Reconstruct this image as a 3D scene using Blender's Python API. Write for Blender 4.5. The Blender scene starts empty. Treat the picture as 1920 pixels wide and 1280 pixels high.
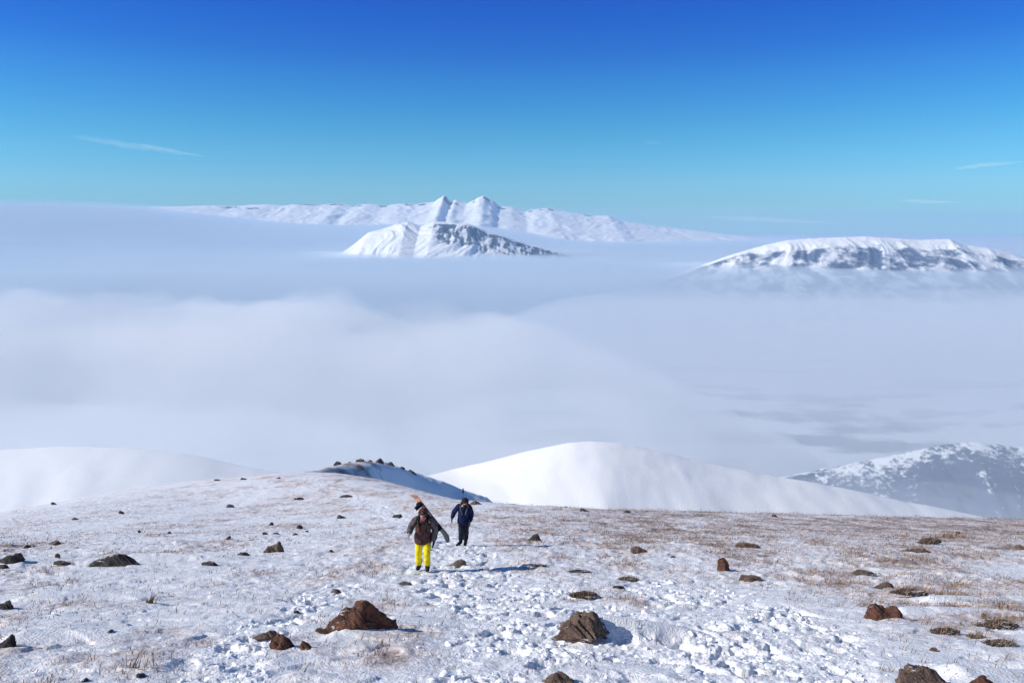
import bpy, math, random
import numpy as np
from mathutils import Vector, Matrix

# ------------------------------------------------------------------ camera, sky, sun, exposure
scene = bpy.context.scene
COL = scene.collection
PITCH = math.radians(8.43)
FOC = 1450.0                                   # focal length in pixels of a 1920 wide picture
cam_d = bpy.data.cameras.new('camera')
cam_d.sensor_width = 36.0
cam_d.lens = 36.0 * FOC / 1920.0
cam_d.clip_start = 0.1
cam_d.clip_end = 200000.0
cam = bpy.data.objects.new('camera', cam_d)
COL.objects.link(cam)
cam.location = (0, 0, 0)
cam.rotation_euler = (math.radians(90) - PITCH, 0, 0)
scene.camera = cam

SUN_EL = math.radians(32)
SUN_TO = Vector((-math.cos(SUN_EL) * math.cos(math.radians(9)), -math.cos(SUN_EL) * math.sin(math.radians(9)), math.sin(SUN_EL)))
world = bpy.data.worlds.new('World')
scene.world = world
world.use_nodes = True
wn, wl = world.node_tree.nodes, world.node_tree.links
wn.clear()
w_out = wn.new('ShaderNodeOutputWorld')
w_bg = wn.new('ShaderNodeBackground')
w_bg.inputs['Strength'].default_value = 0.15
w_geo = wn.new('ShaderNodeTexCoord')
w_sep = wn.new('ShaderNodeSeparateXYZ')
w_max = wn.new('ShaderNodeMath'); w_max.operation = 'MAXIMUM'; w_max.inputs[1].default_value = 0.004
w_cmb = wn.new('ShaderNodeCombineXYZ')
w_sky = wn.new('ShaderNodeTexSky')
w_sky.sky_type = 'NISHITA'
w_sky.sun_disc = False
w_sky.sun_elevation = SUN_EL
w_sky.sun_rotation = math.atan2(SUN_TO.x, SUN_TO.y)
w_sky.altitude = 2400
w_sky.air_density = 1.0
w_sky.dust_density = 0.35
w_sky.ozone_density = 2.5
w_ramp = wn.new('ShaderNodeValToRGB')          # grades the clear winter sky by elevation
w_mul = wn.new('ShaderNodeMix'); w_mul.data_type = 'RGBA'; w_mul.blend_type = 'MULTIPLY'
w_mul.inputs[0].default_value = 1.0
wl.new(w_geo.outputs['Generated'], w_sep.inputs[0])
wl.new(w_sep.outputs['X'], w_cmb.inputs['X']); wl.new(w_sep.outputs['Y'], w_cmb.inputs['Y'])
wl.new(w_sep.outputs['Z'], w_max.inputs[0]); wl.new(w_max.outputs[0], w_cmb.inputs['Z'])
wl.new(w_cmb.outputs[0], w_sky.inputs['Vector'])
wl.new(w_max.outputs[0], w_ramp.inputs[0])
wl.new(w_sky.outputs[0], w_mul.inputs[6]); wl.new(w_ramp.outputs[0], w_mul.inputs[7])
wl.new(w_mul.outputs[2], w_bg.inputs['Color'])
wl.new(w_bg.outputs[0], w_out.inputs['Surface'])
SKY_STOPS = [(0.0, (0.29, 0.57, 0.68)), (0.030, (0.285, 0.57, 0.675)), (0.050, (0.315, 0.62, 0.735)), (0.083, (0.25, 0.65, 0.78)), (0.115, (0.185, 0.63, 0.80)), (0.147, (0.125, 0.57, 0.85)),
             (0.178, (0.09, 0.495, 0.90)), (0.208, (0.05, 0.39, 0.91)), (0.237, (0.030, 0.342, 0.94)), (0.27, (0.02, 0.29, 1.0)), (0.42, (0.2, 0.44, 0.72)), (1.0, (0.36, 0.50, 0.58))]
while len(w_ramp.color_ramp.elements) < len(SKY_STOPS):
    w_ramp.color_ramp.elements.new(0.9)
for e, (p, c) in zip(w_ramp.color_ramp.elements, SKY_STOPS):
    e.position = p; e.color = (*c, 1)

sun_d = bpy.data.lights.new('sun', 'SUN')
sun_d.energy = 4.8
sun_d.angle = math.radians(0.53)
sun_d.color = (1.0, 0.95, 0.87)
sun = bpy.data.objects.new('sun', sun_d)
COL.objects.link(sun)
sun.rotation_euler = SUN_TO.to_track_quat('Z', 'Y').to_euler()

scene.view_settings.view_transform = 'Standard'
scene.view_settings.look = 'None'
scene.view_settings.exposure = 0.0
scene.view_settings.gamma = 1.0
scene.cycles.use_denoising = True
scene.cycles.max_bounces = 10
scene.cycles.diffuse_bounces = 3
scene.cycles.volume_bounces = 8
scene.cycles.volume_step_rate = 1.0
scene.cycles.volume_max_steps = 96

# ------------------------------------------------------------------ numeric helpers
rng = np.random.default_rng(7)
random.seed(7)
SP, CP = math.sin(PITCH), math.cos(PITCH)


def _hash(ix, iy, seed):
    h = (ix.astype(np.int64) * 374761393 + iy.astype(np.int64) * 668265263 + seed * 974634777) & 0xffffffff
    h = ((h ^ (h >> 13)) * 1274126177) & 0xffffffff
    h = (h ^ (h >> 16)) & 0xffffff
    return h / float(0xffffff)


def gnoise(x, y, seed=0):
    """smooth gradient noise, about -1..1"""
    x = np.asarray(x, float); y = np.asarray(y, float)
    ix = np.floor(x); iy = np.floor(y)
    fx = x - ix; fy = y - iy
    ux = fx * fx * fx * (fx * (fx * 6 - 15) + 10); uy = fy * fy * fy * (fy * (fy * 6 - 15) + 10)
    res = 0
    for dx in (0, 1):
        for dy in (0, 1):
            a = _hash(ix + dx, iy + dy, seed) * 6.2831853
            g = np.cos(a) * (fx - dx) + np.sin(a) * (fy - dy)
            res = res + g * (ux if dx else 1 - ux) * (uy if dy else 1 - uy)
    return res * 1.5


def fbm(x, y, octv=4, seed=0, gain=0.5):
    s = 0; a = 1.0; t = 0
    for i in range(octv):
        s = s + a * gnoise(x * 2 ** i + 17.3 * i, y * 2 ** i - 9.1 * i, seed + i)
        t += a; a *= gain
    return s / t


def ridged(x, y, octv=4, seed=0):
    s = 0; a = 1.0; t = 0
    for i in range(octv):
        s = s + a * (1 - 2 * np.abs(gnoise(x * 2 ** i + 5.7 * i, y * 2 ** i + 3.3 * i, seed + i)))
        t += a; a *= 0.5
    return s / t


def sstep(a, b, x):
    t = np.clip((x - a) / (b - a), 0, 1)
    return t * t * (3 - 2 * t)


def drop_of(py):
    """tangent of the angle below the level horizon for a picture row"""
    v = (640 - np.asarray(py, float)) / FOC
    return -(-SP + v * CP) / (CP + v * SP)


def uof(px, py):
    """x / y of a picture column on a picture row"""
    v = (640 - np.asarray(py, float)) / FOC
    return (np.asarray(px, float) - 960) / FOC / (CP + v * SP)


def to_picture(x, y, z):
    dep = y * CP - z * SP
    up = y * SP + z * CP
    return 960 + FOC * x / dep, 640 - FOC * up / dep


# ------------------------------------------------------------------ object helpers
def tag(o, label=None, cat=None, group=None, kind=None):
    if label: o['label'] = label
    if cat: o['category'] = cat
    if group: o['group'] = group
    if kind: o['kind'] = kind
    return o


def link_mesh(name, verts, faces, mat, parent=None, smooth=True):
    me = bpy.data.meshes.new(name)
    me.from_pydata([tuple(map(float, v)) for v in verts], [], [tuple(map(int, f)) for f in faces])
    if smooth:
        me.polygons.foreach_set('use_smooth', np.ones(len(me.polygons), bool))
    if mat: me.materials.append(mat)
    me.update()
    o = bpy.data.objects.new(name, me)
    COL.objects.link(o)
    if parent: o.parent = parent
    return o


def grid_mesh(name, X, Y, Z, mat, attrs=None):
    n, m = X.shape
    me = bpy.data.meshes.new(name)
    co = np.stack([X, Y, Z], -1).reshape(-1, 3).astype(np.float32)
    idx = np.arange(n * m).reshape(n, m)
    q = np.stack([idx[:-1, :-1], idx[:-1, 1:], idx[1:, 1:], idx[1:, :-1]], -1).reshape(-1, 4)
    me.vertices.add(n * m)
    me.vertices.foreach_set('co', co.ravel())
    me.loops.add(q.size)
    me.loops.foreach_set('vertex_index', q.ravel().astype(np.int32))
    me.polygons.add(len(q))
    me.polygons.foreach_set('loop_start', (np.arange(len(q)) * 4).astype(np.int32))
    me.polygons.foreach_set('use_smooth', np.ones(len(q), bool))
    me.update(calc_edges=True)
    for k, a in (attrs or {}).items():
        at = me.attributes.new(k, 'FLOAT', 'POINT')
        at.data.foreach_set('value', a.reshape(-1).astype(np.float32))
    me.materials.append(mat)
    o = bpy.data.objects.new(name, me)
    COL.objects.link(o)
    return o


class NT:
    """small node-tree writer"""
    def __init__(self, name):
        self.m = bpy.data.materials.new(name)
        self.m.use_nodes = True
        self.t = self.m.node_tree
        self.t.nodes.clear()
        self.out = self.n('ShaderNodeOutputMaterial')

    def n(self, kind, **kw):
        nd = self.t.nodes.new(kind)
        for k, v in kw.items():
            if k in nd.inputs.keys():
                nd.inputs[k].default_value = v
            else:
                setattr(nd, k, v)
        return nd

    def l(self, a, b):
        self.t.links.new(a, b)

    def coords(self, scale=(1, 1, 1), space='Object'):
        tc = self.n('ShaderNodeTexCoord'); mp = self.n('ShaderNodeMapping')
        mp.inputs['Scale'].default_value = scale
        self.l(tc.outputs[space], mp.inputs['Vector'])
        return mp.outputs[0]

    def noise(self, vec, scale, detail=4, rough=0.55, dist=0.0):
        nd = self.n('ShaderNodeTexNoise')
        nd.inputs['Scale'].default_value = scale
        nd.inputs['Detail'].default_value = detail
        nd.inputs['Roughness'].default_value = rough
        nd.inputs['Distortion'].default_value = dist
        self.l(vec, nd.inputs['Vector'])
        return nd.outputs[0]

    def ramp(self, fac, stops):
        nd = self.n('ShaderNodeValToRGB')
        while len(nd.color_ramp.elements) < len(stops):
            nd.color_ramp.elements.new(0.5)
        for e, (p, c) in zip(nd.color_ramp.elements, stops):
            e.position = p
            e.color = (*c, 1) if not isinstance(c, (int, float)) else (c, c, c, 1)
        self.l(fac, nd.inputs[0])
        return nd.outputs[0]

    def math(self, op, a, b=None):
        nd = self.n('ShaderNodeMath', operation=op)
        for i, v in enumerate((a, b)):
            if v is None: continue
            if isinstance(v, (int, float)): nd.inputs[i].default_value = v
            else: self.l(v, nd.inputs[i])
        return nd.outputs[0]

    def mix(self, fac, a, b):
        nd = self.n('ShaderNodeMix', data_type='RGBA')
        for i, v in ((0, fac), (6, a), (7, b)):
            if isinstance(v, tuple): nd.inputs[i].default_value = (*v, 1)
            elif isinstance(v, (int, float)): nd.inputs[i].default_value = v
            else: self.l(v, nd.inputs[i])
        return nd.outputs[2]

    def attr(self, name):
        return self.n('ShaderNodeAttribute', attribute_name=name).outputs['Fac']

    def finish(self, color, rough=0.7, bump=None, strength=0.3, dist=0.02, spec=0.3):
        b = self.n('ShaderNodeBsdfPrincipled')
        if isinstance(color, tuple): b.inputs['Base Color'].default_value = (*color, 1)
        else: self.l(color, b.inputs['Base Color'])
        if isinstance(rough, (int, float)): b.inputs['Roughness'].default_value = rough
        else: self.l(rough, b.inputs['Roughness'])
        b.inputs['Specular IOR Level'].default_value = spec
        if bump is not None:
            bp = self.n('ShaderNodeBump')
            bp.inputs['Strength'].default_value = strength
            bp.inputs['Distance'].default_value = dist
            self.l(bump, bp.inputs['Height'])
            self.l(bp.outputs[0], b.inputs['Normal'])
        self.l(b.outputs[0], self.out.inputs['Surface'])
        return self.m


SNOW = (0.88, 0.89, 0.91)
SOIL = (0.17, 0.115, 0.095)
STRAW = (0.30, 0.225, 0.15)


def mat_slope():
    t = NT('wind swept snow')
    v = t.coords()
    fine = t.noise(v, 9.0, 5, 0.65)
    tiny = t.noise(v, 38.0, 3, 0.6)
    bare = t.attr('bare')
    f = t.math('ADD', bare, t.math('MULTIPLY', t.math('SUBTRACT', fine, 0.5), 1.1))
    soil = t.ramp(t.noise(v, 3.1, 5, 0.7), [(0.32, (0.15, 0.105, 0.10)), (0.5, (0.28, 0.205, 0.185)), (0.68, (0.36, 0.285, 0.225))])
    soil = t.mix(t.math('MULTIPLY', tiny, 0.5), soil, (0.33, 0.29, 0.27))
    snow = t.ramp(t.noise(v, 1.4, 4, 0.6), [(0.3, (0.80, 0.81, 0.85)), (0.65, SNOW)])
    frost = t.ramp(t.noise(v, 0.5, 3, 0.6), [(0.35, (0.63, 0.545, 0.54)), (0.6, (0.70, 0.61, 0.58))])
    col = t.mix(t.ramp(f, [(0.11, 0.0), (0.42, 1.0)]), snow, frost)
    col = t.mix(t.ramp(f, [(0.40, 0.0), (0.66, 1.0)]), col, soil)
    h = t.math('ADD', t.math('MULTIPLY', fine, 0.6), t.math('MULTIPLY', tiny, 0.4))
    return t.finish(col, 0.75, h, 0.8, 0.06, 0.2)


def mat_hill(name, dark_col, scale=0.02, lo=0.42, hi=0.6, bump_d=1.0):
    t = NT(name)
    v = t.coords()
    d = t.attr('dark')
    f = t.math('ADD', d, t.math('MULTIPLY', t.math('SUBTRACT', t.noise(v, scale, 6, 0.65), 0.5), 0.9))
    fac = t.ramp(f, [(lo, 0.0), (hi, 1.0)])
    dk = t.mix(t.noise(v, scale * 3, 3), tuple(c * 0.7 for c in dark_col), tuple(c * 1.3 for c in dark_col))
    col = t.mix(fac, SNOW, dk)
    return t.finish(col, 0.8, t.noise(v, scale * 4, 5, 0.6), 0.18, bump_d, 0.1)


def mat_rock(name, a, b, c, lichen=(0.20, 0.19, 0.15)):
    t = NT(name)
    v = t.coords()
    big = t.noise(v, 3.0, 6, 0.65, 0.4)
    col = t.ramp(big, [(0.3, a), (0.5, b), (0.7, c)])
    sp = t.ramp(t.noise(v, 17.0, 4, 0.7), [(0.55, 0.0), (0.68, 1.0)])
    col = t.mix(t.math('MULTIPLY', sp, 0.55), col, lichen)
    geo = t.n('ShaderNodeNewGeometry'); sx = t.n('ShaderNodeSeparateXYZ')
    t.l(geo.outputs['Normal'], sx.inputs[0])
    up = t.math('ADD', sx.outputs['Z'], t.math('MULTIPLY', t.math('SUBTRACT', t.noise(v, 6.0, 4, 0.7), 0.5), 1.6))
    sn = t.ramp(t.math('SUBTRACT', up, 0.35), [(0.64, 0.0), (0.78, 1.0)])
    col = t.mix(sn, col, SNOW)
    vor = t.n('ShaderNodeTexVoronoi', feature='DISTANCE_TO_EDGE')
    vor.inputs['Scale'].default_value = 7.0
    wob = t.n('ShaderNodeVectorMath', operation='ADD')
    nz = t.n('ShaderNodeTexNoise'); nz.inputs['Scale'].default_value = 5.0; nz.inputs['Detail'].default_value = 4.0
    t.l(v, nz.inputs['Vector']); t.l(v, wob.inputs[0]); t.l(nz.outputs['Color'], wob.inputs[1]); t.l(wob.outputs[0], vor.inputs['Vector'])
    crack = t.ramp(vor.outputs['Distance'], [(0.0, 0.0), (0.07, 1.0)])
    h = t.math('ADD', t.noise(v, 12.0, 6, 0.75), t.math('MULTIPLY', crack, 0.35))
    return t.finish(col, 0.9, h, 0.9, 0.05, 0.2)


# ------------------------------------------------------------------ the near slope: a surface through surveyed points
CTRL = []                                       # (u, ln y, r) with z = -1.6 - r * y


def ctrl(px, py, y):
    T = float(drop_of(py))
    CTRL.append((float(uof(px, py)), math.log(y), T - 1.6 / y))


for px in (-500, 0, 480, 960, 1440, 1920, 2400):
    for y in (2.0, 4.0, 6.5, 11.0, 16.0):
        CTRL.append((float(uof(px, 1280)), math.log(y), 0.385))
for p in [(-300, 1060, 19.3), (200, 1065, 19.0), (795, 1070, 18.4), (1200, 1066, 18.8), (1600, 1068, 18.8), (2200, 1074, 18.8),
          (-300, 1022, 26), (200, 1018, 27), (560, 1022, 25), (866, 1022, 24.3), (1150, 1020, 25.5), (1600, 1024, 26), (2200, 1035, 26),
          (1700, 998, 45), (2200, 1006, 47), (1300, 985, 43), (1000, 978, 41), (300, 985, 46), (600, 985, 44), (0, 1000, 42), (-400, 1020, 40),
          (400, 940, 74), (650, 930, 74), (800, 950, 58)]:
    ctrl(*p)
CREST = [(-600, 1030, 62), (-200, 990, 70), (0, 962, 80), (100, 945, 92), (250, 918, 105), (450, 896, 115), (560, 891, 121),
         (640, 895, 122), (720, 908, 112), (790, 924, 98), (850, 937, 84), (920, 944, 70), (1000, 948, 63), (1200, 959, 66),
         (1450, 966, 72), (1700, 973, 76), (1950, 978, 80), (2300, 985, 85)]
for px, py, y in CREST:
    ctrl(px, py, y)
    T = float(drop_of(py)); u = float(uof(px, py))
    for k, d in ((1.22, 0.022), (1.7, 0.10), (2.6, 0.24)):
        CTRL.append((u, math.log(y * k), T + d - 1.6 / (y * k)))
CTRL = np.array(CTRL)


def _tps_k(d2):
    return np.where(d2 > 1e-12, 0.5 * d2 * np.log(np.maximum(d2, 1e-12)), 0.0)


_P = np.stack([CTRL[:, 0] * 1.6, CTRL[:, 1]], 1)
_n = len(_P)
_K = _tps_k(((_P[:, None] - _P[None]) ** 2).sum(-1)) + np.eye(_n) * 1e-3
_A = np.zeros((_n + 3, _n + 3)); _A[:_n, :_n] = _K; _A[:_n, _n] = 1; _A[:_n, _n + 1:] = _P
_A[_n:, :_n] = _A[:_n, _n:].T
_W = np.linalg.solve(_A, np.concatenate([CTRL[:, 2], np.zeros(3)]))
# the spline tabulated once on a fine table, then read bilinearly
TU = np.linspace(-1.5, 1.5, 301); TL = np.linspace(math.log(1.5), math.log(330), 321)
_gu, _gl = np.meshgrid(TU, TL)
_q = np.stack([_gu.ravel() * 1.6, _gl.ravel()], 1)
TAB = np.zeros(len(_q))
for s in range(0, len(_q), 8000):
    b = _q[s:s + 8000]
    TAB[s:s + 8000] = _tps_k(((b[:, None] - _P[None]) ** 2).sum(-1)) @ _W[:_n] + _W[_n] + b @ _W[_n + 1:]
TAB = TAB.reshape(_gu.shape)


def h_base(x, y):
    x = np.asarray(x, float); y = np.asarray(y, float)
    ys = np.maximum(y, 1.5)
    fu = np.clip((x / ys - TU[0]) / (TU[1] - TU[0]), 0, len(TU) - 1.001)
    fl = np.clip((np.log(ys) - TL[0]) / (TL[1] - TL[0]), 0, len(TL) - 1.001)
    i = fu.astype(int); j = fl.astype(int); a = fu - i; b = fl - j
    r = (TAB[j, i] * (1 - a) + TAB[j, i + 1] * a) * (1 - b) + (TAB[j + 1, i] * (1 - a) + TAB[j + 1, i + 1] * a) * b
    return -1.6 - r * y


def poly_mask(px, py, pts):
    """pts: rows of (py, centre px, half width); 1 inside the band, soft rim"""
    pts = sorted(pts)
    yy = [p[0] for p in pts]
    c = np.interp(py, yy, [p[1] for p in pts]); w = np.interp(py, yy, [p[2] for p in pts])
    inside = sstep(yy[0] - 6, yy[0] + 4, py)
    return inside * (1 - sstep(0.55, 1.15, np.abs(px - c) / w))


TRAILS = [
    [(893, 575, 12), (915, 612, 14), (940, 690, 22), (985, 765, 45), (1010, 830, 70), (1030, 850, 95), (1075, 850, 130), (1100, 910, 170),
     (1150, 1010, 220), (1200, 1100, 290), (1280, 1130, 380), (1500, 1200, 600)],
    [(1085, 1240, 90), (1110, 1290, 130), (1150, 1390, 170), (1200, 1440, 210), (1280, 1450, 240), (1500, 1450, 350)],
    [(1095, 640, 60), (1140, 560, 60), (1180, 480, 60), (1230, 435, 85), (1280, 420, 110), (1500, 350, 150)],
]
# snow tails blown to the lee of stones: (px, py of the stone's lee end, length m, half width m, height m)
DRIFTS = [(1098, 1199, 1.6, 0.26, 0.33), (740, 1168, 1.2, 0.35, 0.10), (640, 1188, 0.9, 0.35, 0.10), (1690, 1150, 1.5, 0.25, 0.12),
          (255, 1052, 2.6, 0.45, 0.22), (40, 1052, 2.0, 0.5, 0.15), (80, 1125, 2.6, 0.4, 0.16), (60, 1200, 1.6, 0.35, 0.16), (1740, 1128, 1.7, 0.35, 0.12),
          (1790, 1270, 1.2, 0.3, 0.14)]


def ray_ground(px, py, f=h_base, y0=3.0, y1=240.0):
    T = float(drop_of(py)); u = float(uof(px, py))
    ys = np.exp(np.linspace(math.log(y0), math.log(y1), 4000))
    below = -T * ys - f(u * ys, ys)
    hit = np.argmax(below <= 0)
    if below[hit] > 0: hit = len(ys) - 1
    y = ys[hit]
    return u * y, y, float(f(np.array([u * y]), np.array([y]))[0])


DRIFT_W = []
for px, py, L, w, h in DRIFTS:
    x, y, z = ray_ground(px, py)
    DRIFT_W.append((x, y, L, w, h))


def slope_fields(x, y):
    """height, bareness of the near slope"""
    zb = h_base(x, y)
    px, py = to_picture(x, y, zb)
    tr = np.zeros_like(zb)
    for t in TRAILS:
        tr = np.maximum(tr, poly_mask(px + 30 * gnoise(x * 0.9, y * 0.6, 91), py, t))
    tr = tr * sstep(-0.5, 0.15, fbm(x * 0.9, y * 0.5, 3, 77) + 0.08)
    dm = np.zeros_like(zb); dh = np.zeros_like(zb)
    for dx, dy, L, w, h in DRIFT_W:
        a = (x - dx) / L; b = (y - dy - 0.10 * (x - dx)) / (w * (1.05 - 0.6 * np.clip(a, 0, 1)))
        m = np.where(a < 0, np.exp(-(a / 0.12) ** 2), np.clip(1 - a, 0, 1) ** 0.8) * np.exp(-b * b)
        dm = np.maximum(dm, np.clip(m * 2.5, 0, 1)); dh = dh + h * m
    tr = tr * (1 - dm)
    calm = sstep(0.02, 0.26, fbm(x * 0.17, y * 0.11, 3, 141)) * (1 - tr) * (1 - 0.7 * sstep(900, 1100, px) * sstep(1090, 1030, py))
    near = 1 - sstep(60, 130, y)
    # soft wind relief and tussocks
    z = zb + 0.10 * fbm(x * 0.22, y * 0.22, 3, 1) * sstep(4, 20, y) + 0.045 * fbm(x * 0.7, y * 1.1, 3, 5)
    tuss = np.maximum(fbm(x * 1.25, y * 1.0, 4, 11, 0.55), 0)
    reg = (0.18 + 0.08 * sstep(900, 1250, px) * sstep(1290, 1040, py) + 0.12 * sstep(1080, 985, py) * sstep(760, 1000, px)
           + 0.06 * sstep(1060, 960, py) + 0.12 * sstep(530, 700, px) * sstep(960, 900, py)
           - 0.16 * sstep(520, 160, px) * sstep(1010, 940, py) + 0.08 * sstep(1560, 1700, px) + 0.05 * sstep(900, 300, px) * sstep(1100, 1200, py))
    grow = fbm(x * 0.33, y * 0.30, 3, 21) * 0.55 + fbm(x * 1.1, y * 0.9, 4, 31, 0.6) * 0.6
    bare = np.clip(reg + grow * 0.75, 0, 1) * (1 - tr) * (1 - 0.75 * calm)
    z = z + (1 - tr) * (1 - dm) * near * (0.10 * tuss * (0.35 + bare) + (0.05 + 0.05 * sstep(9, 18, y)) * fbm(x * 3.1, y * 2.3, 4, 41, 0.6) * (0.5 + bare) * (1 - 0.65 * calm))
    # little cornices: snow lips carved by the wind
    lip = fbm(x * 0.55 + 0.4 * gnoise(x * 1.4, y * 1.4, 8), y * 1.3, 3, 51)
    z = z + (1 - tr) * near * 0.03 * sstep(0.02, 0.10, lip)
    # trodden path: broken crust, boot holes, clods
    ch = np.abs(fbm(x * 4.2, y * 3.4, 4, 61, 0.65))
    pit = sstep(0.16, 0.42, gnoise(x * 2.3, y * 1.7, 63)) + 0.7 * sstep(0.2, 0.4, gnoise(x * 4.3 + 9, y * 3.4, 65))
    z = z + tr * (0.45 + 0.55 * sstep(-0.25, 0.25, fbm(x * 1.1, y * 1.0, 2, 69))) * (0.03 + 0.10 * (ch - 0.2) - 0.085 * pit + 0.03 * fbm(x * 9, y * 8, 3, 67, 0.7))
    z = z + dh
    bare = bare * (1 - dm)
    return z, bare, tr


def h_full(x, y):
    return slope_fields(np.asarray(x, float), np.asarray(y, float))[0]


M_SLOPE = mat_slope()
U = np.concatenate([np.linspace(-1.45, -0.72, 60)[:-1], np.linspace(-0.72, 0.72, 800), np.linspace(0.72, 1.45, 60)[1:]])
LY = np.concatenate([np.linspace(math.log(1.6), math.log(5), 60)[:-1], np.arange(math.log(5), math.log(310), 0.0046)])
GU, GL = np.meshgrid(U, LY)
GY = np.exp(GL); GX = GU * GY
GZ, GB, GT = slope_fields(GX, GY)
tag(grid_mesh('snow_slope', GX, GY, GZ, M_SLOPE, {'bare': GB}), 'wind swept snowy slope with dry grass and a trodden path', kind='structure')
# the same slope going on uphill under and behind the photographer
ax, ay = np.meshgrid(np.linspace(-40, 40, 160), np.linspace(-30, 1.62, 60))
az = -1.6 - 0.385 * ay + 0.10 * fbm(ax * 0.3, ay * 0.3, 3, 1) * sstep(1.6, -2, ay) - 0.02
tag(grid_mesh('upper_snow_slope', ax, ay, az, M_SLOPE, {'bare': np.clip(0.25 + 0.4 * fbm(ax * .4, ay * .4, 3, 3), 0, 1)}), kind='structure')


# ------------------------------------------------------------------ hills and mountains
def crest_xyz(pts, ydist):
    """pts: (px, py[, y])"""
    P = []
    for p in pts:
        y = p[2] if len(p) > 2 else ydist
        P.append((float(uof(p[0], p[1])) * y, y, -float(drop_of(p[1])) * y))
    return np.array(P)


def ridge(name, pts, ydist, base_z, front, back, mat, nx=300, nf=120, nb=40, power=1.0, rough=0.0, rscale=0.01, crest_rough=0.0,
          dark=None, seed=0, smooth_crest=True, lean=0.0, crest_win=40, env_gain=6):
    P = crest_xyz(pts, ydist)
    xs = np.linspace(P[0, 0], P[-1, 0], nx)
    cy = np.interp(xs, P[:, 0], P[:, 1]); cz = np.interp(xs, P[:, 0], P[:, 2])
    if smooth_crest:
        k = max(3, nx // crest_win) | 1
        ker = np.hanning(k + 2)[1:-1]; ker /= ker.sum()
        cz = np.convolve(np.pad(cz, k // 2, 'edge'), ker, 'valid'); cy = np.convolve(np.pad(cy, k // 2, 'edge'), ker, 'valid')
    t = np.concatenate([-np.linspace(1, 0, nf) ** 1.3, np.linspace(0, 1, nb)[1:] ** 1.3])
    TT, CZ = np.meshgrid(t, cz, indexing='ij')
    X = np.meshgrid(t, xs, indexing='ij')[1].copy(); CY = np.meshgrid(t, cy, indexing='ij')[1]
    Y = CY + np.where(TT < 0, TT * front, TT * back)
    X += lean * (Y - CY)
    f = (1 - np.abs(TT)) ** power if power >= 1 else 1 - np.abs(TT) ** (1 / power)
    Z = base_z + (CZ - base_z) * f
    env = np.clip(np.abs(TT) * env_gain, 0, 1) * (CZ - base_z)
    rg = ridged(X * rscale + 0.5 * gnoise(X * rscale, Y * rscale, seed + 9), Y * rscale * 0.33, 6, seed)
    Z = Z + rough * env * (rg - 0.2) * (0.4 + 0.6 * f) + crest_rough * (CZ - base_z) * fbm(X * rscale * 6, Y * rscale * 6, 4, seed + 50, 0.6)
    D = dark(X, Y, Z, TT, CZ, rg) if dark else np.zeros_like(Z)
    o = grid_mesh(name, X, Y, Z, mat, {'dark': D})
    o['kind'] = 'structure'
    return o


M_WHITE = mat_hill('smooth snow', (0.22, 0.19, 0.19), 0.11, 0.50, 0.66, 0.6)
M_KNOLL = mat_hill('knoll snow', (0.2, 0.14, 0.12), 0.25, 0.5, 0.8, 0.3)
M_FOREST = mat_hill('snow with dark scrub', (0.055, 0.085, 0.17), 0.075, 0.36, 0.50, 2.0)  # blue of the distance haze is mixed into the scrub colour
M_RANGE = mat_hill('high snow with rock and painted shade', (0.085, 0.115, 0.18), 0.006, 0.44, 0.56, 14.0)  # dark colour also stands for snow in blue shade
M_PLATEAU = mat_hill('plateau snow and scrub', (0.13, 0.18, 0.28), 0.008, 0.40, 0.58, 8.0)  # scrub tinted blue to carry the haze in its colour
M_VALLEY = mat_hill('snowy valley', (0.12, 0.14, 0.19), 0.004, 0.40, 0.62, 5.0)

KN = [(540, 900, 140), (600, 886, 152), (640, 878, 160), (700, 873, 170), (740, 881, 178), (780, 900, 186), (850, 931, 196), (910, 952, 201), (960, 985, 206), (1020, 1050, 212)]
ridge('knoll', KN, 170, -150, 105, 100, M_KNOLL, 160, 60, 30, 0.62, 0.03, 0.05, 0.0,
      dark=lambda X, Y, Z, T, C, g: np.clip(0.30 - 0.03 * (X + 22), 0, 0.66), seed=3)
ridge('white_hill_left', [(-900, 900), (-400, 862), (-150, 849), (0, 843), (130, 836), (250, 840), (370, 853), (440, 872), (540, 890), (700, 938), (800, 985), (900, 1060), (1000, 1170), (1090, 1300), (1150, 1400)],
      460, -330, 330, 200, M_WHITE, 220, 90, 30, 0.8, 0.028, 0.008, 0.004, crest_win=14, dark=lambda X, Y, Z, T, C, g: 0.30 + 0.3 * fbm(X * .012, Y * .012, 3, 4), seed=5)
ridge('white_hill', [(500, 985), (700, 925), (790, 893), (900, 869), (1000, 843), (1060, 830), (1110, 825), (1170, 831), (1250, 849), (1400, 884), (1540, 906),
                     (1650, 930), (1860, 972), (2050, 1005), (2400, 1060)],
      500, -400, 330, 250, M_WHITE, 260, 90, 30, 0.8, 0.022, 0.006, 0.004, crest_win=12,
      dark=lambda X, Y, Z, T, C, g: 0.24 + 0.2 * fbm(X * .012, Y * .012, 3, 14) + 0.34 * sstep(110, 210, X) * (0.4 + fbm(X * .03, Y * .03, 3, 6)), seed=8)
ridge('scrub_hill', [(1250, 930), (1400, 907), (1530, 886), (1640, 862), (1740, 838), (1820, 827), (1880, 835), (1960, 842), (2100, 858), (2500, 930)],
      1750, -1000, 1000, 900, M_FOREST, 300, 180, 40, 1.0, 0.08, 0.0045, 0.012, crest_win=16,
      dark=lambda X, Y, Z, T, C, g: 0.63 - 0.16 * sstep(0.5, 0.95, g) - 0.26 * sstep(0.10, 0.0, -T) * (0.6 + fbm(X * .02, Y * .01, 3, 3)), seed=12)
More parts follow.
